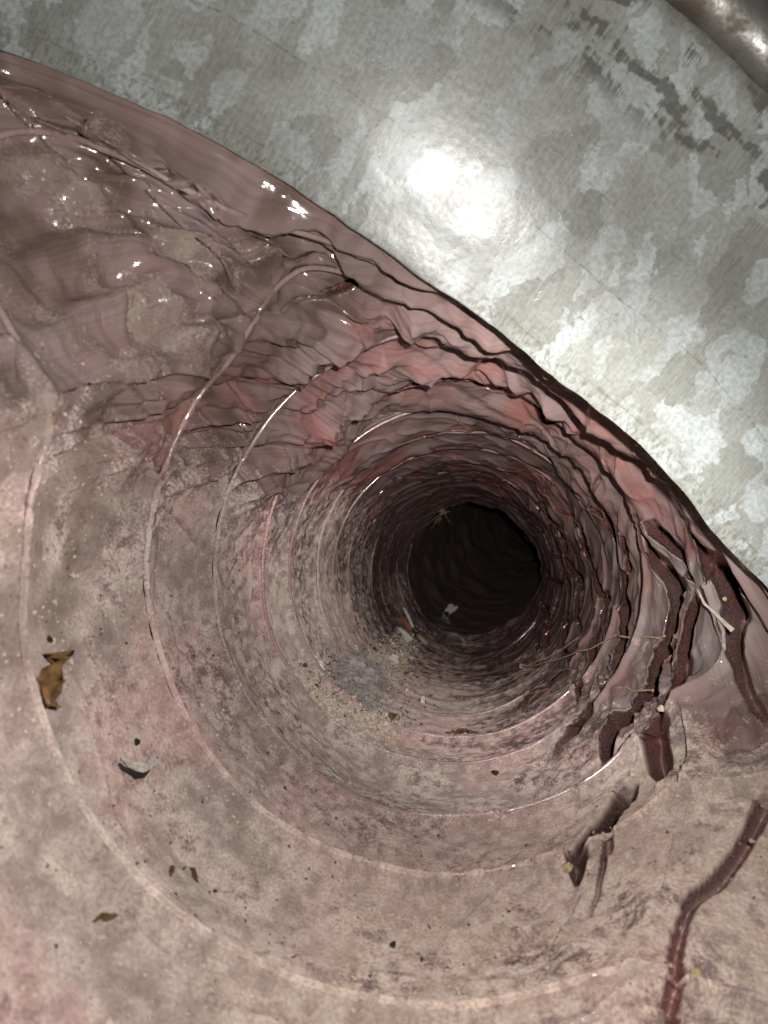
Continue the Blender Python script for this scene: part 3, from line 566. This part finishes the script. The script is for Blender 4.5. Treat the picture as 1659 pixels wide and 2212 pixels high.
def place(name, VF, t, a, mat, lift=0., spin=0., tilt=0., parent=None, smooth=True):
    p, n, es, ea = frame(t, a); V, Fc = VF
    R = np.stack([es, ea, n], 1) @ np.array(Matrix.Rotation(spin, 3, 'Z') @ Matrix.Rotation(tilt, 3, 'X'))
    o = mesh_obj(name, V, Fc, mat, parent, smooth)
    M = Matrix(R.tolist()).to_4x4(); M.translation = Vector(p + n * lift); o.matrix_world = M
    return o
M_husk = plain('brown_husk', (.15, .078, .030), .45, 300, .5, .5); M_dark = plain('black_pellet', (.018, .014, .012), .6, 500, .4)
M_white = plain('white_flake', (.55, .51, .47), .8, 600, .15); M_tan = plain('tan_grit', (.42, .34, .275), .85, 500, .4); M_lint = plain('grey_lint', (.25, .218, .205), .95, 300, .45)
M_chip = plain('pale_wood', (.36, .27, .20), .75, 250, .3); M_orange = plain('orange_strip', (.30, .085, .03), .6, 250, .4); M_brown = plain('brown_litter', (.11, .062, .030), .9, 400, .5, .08)
M_yel = plain('yellow_crumb', (.40, .31, .16), .8, 400, .3); M_skin = plain('dusty_silk', (.40, .355, .315), .9, 900, .3); M_tip = plain('pale_film', (.40, .34, .285), .35, 300, .2, .5); M_pale = plain('pale_plastic', (.60, .55, .48), .4, 300, .15, .5); M_web = plain('dusty_cobweb', (.24, .165, .115), .9, 400, .4); M_olive = plain('withered_leaf', (.10, .12, .03), .7, 300, .4)

# brown seed husk lying on the dust at far left: a folded scale with two horns and a stalk
husk = tag(empty('seed_husk'), 'brown papery forked seed husk lying on the dusty film at far left', 'seed husk')
mm = .001
A1 = [(-5.5, -1.6), (-2.5, -2.4), (1.5, -2.6), (5.2, -2.9), (6.2, -2.2), (3.0, -.7), (2.2, .3), (4.0, 1.3), (7.5, 3.0), (9.2, 3.0), (9.6, 4.2), (8.2, 4.8), (6.8, 4.2), (3.0, 2.8), (-.5, 2.2), (-4.0, 1.5), (-6.2, .3)]
place('scale', sheet([(x*mm*.8, y*mm*.8) for x, y in A1], .0006, 12, 3, 1.2), 1.16, -2.862, M_husk, .0014, .45, .25, husk)
V, Fc = tube([(-.0046, -.0005, .001), (-.001, 0, .0017), (.002, .0003, .0015)], [.0003, .0007, .0002], 8)
place('ridge', (V, Fc), 1.16, -2.862, M_brown, .0014, .45, .25, husk)

# pale curled cocoon with dark underside
coc = tag(empty('cocoon'), 'pale curled cocoon with a dark rim stuck to the dusty film left of the pile', 'cocoon')
cv = [(-.0055, .0012, .0005), (-.0035, -.0004, .0011), (-.001, -.0010, .0014), (.0015, -.0004, .0012), (.0035, .0010, .0010), (.0048, .0026, .0005)]
def rough_tube(pts, rad, n, seed, amp):
    V, Fc = tube(np.stack([np.interp(np.linspace(0, 1, 40), np.linspace(0, 1, len(pts)), np.array(pts)[:, i]) for i in range(3)], 1), np.interp(np.linspace(0, 1, 40), np.linspace(0, 1, len(rad)), rad), n)
    return V * (1 + 0) + (amp * fbm(V * 1000, .9, seed, 2))[:, None] * np.array([.5, .6, .6]), Fc
place('pale_skin', rough_tube(cv, [.0003, .0009, .0012, .0007, .0011, .0004], 12, 5, .0004), 1.62, -2.578, M_skin, .0004, -.5, 0, coc)
place('dark_rim', rough_tube([(x - .0006, y - .0013, z*.35) for x, y, z in cv], [.0002, .0006, .0007, .0006, .0005, .0002], 10, 8, .0004), 1.62, -2.578, M_dark, .0003, -.5, 0, coc)

for i, (t, a, r, lab) in enumerate([(1.71, -2.64, .00085, 'black pellet just above the pale cocoon'), (5.584, -2.509, .0016, 'black pellet at the upper left end of the lint pile'),
        (5.06, -2.214, .0013, 'black pellet in the tan grit below the lint'), (1.56, -1.719, .0008, 'lone black pellet on the film at bottom centre'),
        (3.86, -1.37, .0013, 'black pellet stuck on the ring right of the bright glint'), (4.15, -1.62, .0009, 'small black pellet on the ring below the dead insect'), (1.30, -2.98, .0008, 'small black pellet above the forked brown husk')]):
    tag(place('dropping', blob(r, 2, i, .35, (1.2, .85, .7)), t, a, M_dark, r*.45, i), lab, 'pellet', 'black pellets in the duct')
for i, (t, a, L, sp, lab) in enumerate([(1.515, -2.27, .0042, .9, 'short brown bark sliver below the pale cocoon'), (.94, -2.352, .0050, -.5, 'thin brown bark sliver near the bottom left'), (1.38, -2.32, .0022, .5, 'tiny brown bark crumb below the short sliver')]):
    tag(place('bark_sliver', rough_tube([(-L/2, 0, 0), (-L/6, L*.06, .0003), (L/5, 0, .0004), (L/2, L*.05, 0)], [.00015, .0006, .0005, .0001], 8, 30+i, .0003), t, a, M_brown, .0003, sp), lab, 'bark sliver', 'bark slivers on the dust')

# white flakes
rr_ = lambda n, r, s: [(r*(1+.22*math.sin(3*k+s)+.12*math.cos(7*k*s))*math.cos(2*math.pi*k/n), .8*r*(1+.2*math.cos(2*k+s))*math.sin(2*math.pi*k/n)) for k in range(n)]
tag(place('white_flake', sheet(rr_(13, .0024, 1.3), .0008, 0, 4, .8), 6.665, -1.853, M_white, .0012, .3, -.5), 'round white flake on the bare film below the hole', 'flake')
pf = at(np.array([.958]), np.array([R0*1.06]), np.array([-2.099]))[0]
o = mesh_obj('white_flake', *sheet(rr_(11, .0062, 2.1), .0016, 0, 6, .8), M_white); tag(o, 'angular white flake lying inside the dark hole', 'flake'); o.location = pf + np.array([0, 0, .003]); o.rotation_euler = (.9, .1, .2)

# the heap: grit, lint and litter
rng2 = np.random.default_rng(23)
PTS = np.array([[-1, -1, -1], [1, 1, -1], [1, -1, 1], [-1, 1, 1], [.2, .1, 1.5]], float); PTF = [(0, 1, 4), (1, 2, 4), (2, 0, 4), (0, 3, 1), (1, 3, 2), (2, 3, 0)]
def scatter(name, mat, n, spots, size, label, cat, lift=.3, flat=1.0):
    sp_ = np.array(spots, float); idx = rng2.choice(len(sp_), n, p=sp_[:, 5] / sp_[:, 5].sum()); q5 = sp_[idx]
    g1, g2 = rng2.normal(0, 1, n), rng2.normal(0, 1, n); t = q5[:, 0] + g1*q5[:, 2]; a = q5[:, 1] + g2*q5[:, 3]
    ok = (t > .2) & (t < NT - .1); t, a, g1, g2, q5 = t[ok], a[ok], g1[ok], g2[ok], q5[ok]; n = len(t)
    p = sampleL(PL0, t, a); x, z = axis(p[:, 1]); nn = np.stack([x - p[:, 0], np.zeros(n), z - p[:, 2]], 1); nn /= np.linalg.norm(nn, axis=1)[:, None]
    r = size * rng2.lognormal(0, .5, n); hq = q5[:, 4] * np.exp(-(g1**2 + g2**2)/2) * rng2.random(n)
    Q = rng2.normal(0, 1, (n, 4)); Q /= np.linalg.norm(Q, axis=1)[:, None]; w_, x_, y_, z_ = Q.T
    Rm = np.stack([1-2*(y_*y_+z_*z_), 2*(x_*y_-z_*w_), 2*(x_*z_+y_*w_), 2*(x_*y_+z_*w_), 1-2*(x_*x_+z_*z_), 2*(y_*z_-x_*w_), 2*(x_*z_-y_*w_), 2*(y_*z_+x_*w_), 1-2*(x_*x_+y_*y_)], 1).reshape(n, 3, 3)
    Vs = PTS[None] * np.stack([np.ones(n), rng2.uniform(.5, 1, n), rng2.uniform(.3, .9, n)*flat], 1)[:, None] * r[:, None, None]
    Vs = np.einsum('nij,nkj->nki', Rm, Vs) + rng2.normal(0, 1, (n, 5, 3)) * (r*.25)[:, None, None] + (p + nn*(r*lift + hq)[:, None])[:, None]
    Ft = (np.array(PTF)[None] + (np.arange(n)*5)[:, None, None]).reshape(-1, 3)
    o = mesh_obj(name, Vs.reshape(-1, 3), Ft, mat, smooth=False); o['kind'] = 'stuff'; o['label'] = label; o['category'] = cat; return o
scatter('grit', M_tan, 7500, [(5.2, -2.2, .28, .13, .002, 3), (4.7, -2.33, .35, .13, .001, 2), (7.8, -2.25, 1.0, .10, .003, 3), (9.6, -2.25, .9, .10, .004, 1.5), (4.9, -2.1, .2, .1, .001, 2)], .00031, 'tan grit heaped on the floor of the duct below the hole', 'grit')
scatter('grit', M_white, 130, [(5.4, -2.35, .5, .16, .003, 2), (9.5, -2.25, 1.0, .12, .004, 2), (7.6, -2.2, .8, .1, .003, 1)], .00058, 'white crumbs mixed through the heap of litter', 'crumbs')
scatter('litter', M_brown, 500, [(5.3, -2.3, .5, .2, .002, 2), (8.5, -2.25, 1.6, .16, .003, 2), (6.5, -2.0, .8, .2, .001, .6)], .00055, 'dark brown crumbs around the heap of litter', 'litter', .3, .5)
scatter('grit', M_tan, 2600, [(.9, -2.5, .5, .55, 0, 3), (1.7, -2.7, .5, .35, 0, 2), (1.2, -1.1, .4, .4, 0, 2), (2.6, -2.4, .6, .4, 0, 2)], .00019, 'scattered pale dust grains clinging to the lower film', 'grit')
scatter('litter', M_brown, 420, [(1.2, -2.6, .6, .6, 0, 3), (1.3, -1.6, .5, .7, 0, 2), (2.6, -2.4, .8, .5, 0, 2)], .00022, 'scattered dark specks on the lower film', 'litter')
# grey lint: tangled fibres and soft tufts
parts = []
for _ in range(900):
    t = rng2.normal(5.9, .50); a = rng2.normal(-2.33, .13) - (t - 5.85)*.02; p = sampleL(PL0, np.array([t]), np.array([a]))[0]; x, z = axis(p[1]); n_ = np.array([x - p[0], 0, z - p[2]]); n_ /= np.linalg.norm(n_)
    p = p + n_ * abs(rng2.normal(.0026, .0020)); d = rng2.normal(0, 1, 3); d /= np.linalg.norm(d); q = [p]
    for k in range(7): d = d + rng2.normal(0, .55, 3); d /= np.linalg.norm(d); q.append(q[-1] + d * .0011)
    parts.append(tube(q, .00007 + .00008*rng2.random(), 4, False))
for i in range(110):
    t = rng2.normal(5.85, .38); a = rng2.normal(-2.33, .085); p = sampleL(PL0, np.array([t]), np.array([a]))[0]; x, z = axis(p[1]); n_ = np.array([x - p[0], 0, z - p[2]]); n_ /= np.linalg.norm(n_)
    V, Fc = blob(.0017*rng2.lognormal(0, .5), 2, 100+i, .75, (1.2, 1, .8), 2.4); parts.append((V + p + n_*abs(rng2.normal(.0015, .0015)), Fc))
V, Fc = join(parts); o = mesh_obj('lint', V, Fc, M_lint, smooth=False); o['kind'] = 'stuff'; o['label'] = 'clump of grey lint on the duct floor'; o['category'] = 'lint'
# litter pieces at the far end of the heap
def bar(L, w, h, seed): 
    V, Fc = tube([(-L/2, 0, 0), (-L/6, w*.1, h*.1), (L/6, -w*.1, 0), (L/2, w*.05, 0)], [w*.42, w*.5, w*.5, w*.38], 6); V[:, 2] *= h/w; return V + (w*.12*fbm(V*700, 1, seed, 2))[:, None], Fc
tag(place('wood_chip', bar(.042, .0075, .004, 1), 11.0, -2.17, M_chip, .004, .25, .3), 'flat pale wood chip standing at the far end of the heap', 'wood chip')
tag(place('wood_chip', bar(.016, .006, .004, 2), 10.6, -2.33, M_white, .003, 1.2), 'stubby whitish chip beside the orange strip', 'wood chip')
tag(place('orange_strip', bar(.016, .0035, .0022, 3), 11.6, -2.42, M_orange, .002, 1.35), 'rusty orange strip between the plastic sliver and wood chip', 'strip')
V, Fc = tube([(-.016, -.003, .001), (-.008, .0008, .002), (0, .002, .0025), (.008, .0012, .002), (.015, -.002, .001)], [.0010, .0015, .0015, .0014, .0008], 8)
tag(place('plastic_sliver', (V, Fc), 12.2, -2.52, M_pale, .002, .75), 'curved translucent plastic sliver at the top of the heap', 'plastic sliver')
V, Fc = rough_tube([(-.0035, 0, 0), (0, .0006, .0006), (.0035, 0, .0003)], [.0009, .0011, .0007], 8, 71, .0003)
tag(place('pale_grub', (V, Fc), 6.7, -2.50, M_pale, .0022, .8), 'small pale grub shaped crumb on top of the grey lint', 'crumb')

# dead insect: body, wings folded, thin legs
ins = tag(empty('dead_insect'), 'dried brown insect with splayed thin legs on the duct floor', 'insect')
place('body', rough_tube([(-.003, 0, .0018), (-.001, .0004, .0022), (.0012, 0, .002), (.0035, -.0004, .0015)], [.0004, .0010, .0008, .0003], 10, 81, .0003), 5.36, -1.55, M_brown, .0005, .9, 0, ins)
for k in range(6):
    sd_ = 1 if k % 2 else -1; x0 = (-.0015 + .0012*(k//2)); L = .0055 + .002*rng2.random()
    V, Fc = tube([(x0, sd_*.0005, .0018), (x0 + rng2.normal(0, .001), sd_*L*.45, .0030), (x0 + rng2.normal(0, .0022), sd_*L, .0002), (x0 + rng2.normal(0, .003), sd_*L*1.35, .0001)], [.00022, .0002, .00016, .0001], 5)
    place('leg', (V, Fc), 5.36, -1.55, M_brown, .0003, .9, 0, ins)
for k in range(2):
    V, Fc = sheet([(0, 0), (.002, .0007), (.0055, .0012), (.0068, .0003), (.0045, -.0006), (.0015, -.0005)], .0001, 4, 90+k, 1.0)
    place('wing', (V, Fc), 5.36, -1.55, M_web, .0022, .9 + (.5 if k else -.35), .2, ins)

# dusty cobweb strung across the lower right folds
cw = tag(empty('cobweb'), 'dusty tan cobweb strand with a knot strung across the right hand folds', 'cobweb')
def strand(a, b, sag_, r, seed, n=26):
    u = np.linspace(0, 1, n)[:, None]; P = a*(1-u) + b*u + np.array([0, 0, -1]) * sag_ * 4*u*(1-u) + .0006*np.stack([vnoise(np.c_[u*9, u*0+seed, u*0+i], 1, seed) for i in range(3)], 1)
    return tube(P, r * (.6 + .8*np.abs(vnoise(np.c_[u*14, u*0, u*0+seed], 1, seed+3))), 5)
def inn(t, a, h): p, n, _, _ = frame(t, a); return p + n*h
K = inn(7.6, -.99, .006)
ends = [inn(6.2, -.50, .004), inn(4.6, -.42, .004), inn(8.6, -1.12, .003), inn(6.4, -1.10, .002), inn(5.6, -.70, .003)]
place_w = [('knot', (lambda: (blob(.0019, 2, 55, .6, (1.2, .8, 1), 2.2)[0] + K, blob(.0019, 2, 55, .6, (1.2, .8, 1), 2.2)[1]))())]
for i, e in enumerate(ends): place_w.append(('strand', strand(K, e, .002, .00034 if i < 2 else .00012, 60+i)))
place_w += [('strand', strand(inn(4.6, -.42, .004), inn(3.55, -.30, .003), .001, .0004, 71)), ('strand', strand(inn(4.4, -.62, .003), inn(3.4, -.55, .003), .002, .00035, 73)), ('strand', strand(inn(6.2, -.5, .004), inn(4.4, -.62, .003), .003, .0001, 75)), ('strand', strand(inn(5.2, -.38, .003), inn(4.0, -.72, .003), .003, .0001, 77))]
for nm, (V, Fc) in place_w: mesh_obj(nm, V, Fc, M_web, cw)
cl = tag(empty('cobweb'), 'wispy cobweb with a brown crumb hanging at the top of the hole', 'cobweb')
T0 = inn(13.6, 2.05, .004)
V, Fc = blob(.004, 2, 58, .7, (1.4, .7, .7), 2.4); mesh_obj('crumb', V + T0, Fc, M_web, cl)
for i in range(5): mesh_obj('strand', *strand(T0, T0 + np.array([rng2.normal(-.012, .014), rng2.normal(0, .01), -abs(rng2.normal(.012, .012))]), .001, .0004, 80+i), M_web, cl)

# pale tip of torn film sticking out below the collar edge
p0, n0, es0, ea0 = frame(3.05, -.055); p1, n1, _, _ = frame(2.75, -.185)
a_, b_ = p0 + n0*.003, p1 + n1*.007
V, Fc = rough_tube([a_, (a_*2 + b_)/3 + n0*.0012, (a_ + 2*b_)/3 + n0*.0006, b_], [.0002, .0004, .0005, .0008], 10, 97, .0002)
tag(mesh_obj('plastic_spike', V, Fc, M_tip), 'pale pointed plastic spike jutting from the folds below the metal edge', 'plastic spike')
# yellow crumbs on the right hand folds
for i, (t, a, r, lab) in enumerate([(2.78, -.10, .0006, 'yellow crumb beside the pale plastic spike'), (1.02, -1.02, .0009, 'yellow crumb on the edge of the widest dark fold'), (1.92, -1.20, .0012, 'yellow crumb at the lower end of the slanting dark fold'), (1.22, -.80, .0010, 'yellow crumb right of the widest dark fold'), (2.75, -.86, .0010, 'tan crumb between the two dark folds at right'), (3.1, -.60, .0012, 'tan crumb bridging the long dark fold at right')]):
    tag(place('crumb', blob(r, 2, 140+i, .5, (1.1, .9, .8), 2.2), t, a, M_tan if i > 3 else M_yel, r*.5, i), lab, 'crumb', 'crumbs caught on the folds')
# withered leaf inside the hole
lf = sheet([(-.016, 0), (-.010, .006), (0, .008), (.010, .005), (.018, 0), (.010, -.005), (0, -.007), (-.010, -.005)], .0006, 6, 7, 1.0)
o = mesh_obj('withered_leaf', *lf, M_olive); tag(o, 'small withered green leaf deep inside the dark hole', 'leaf'); o.location = at(np.array([.99]), np.array([.060]), np.array([.35]))[0]; o.rotation_euler = (1.2, .9, .3)
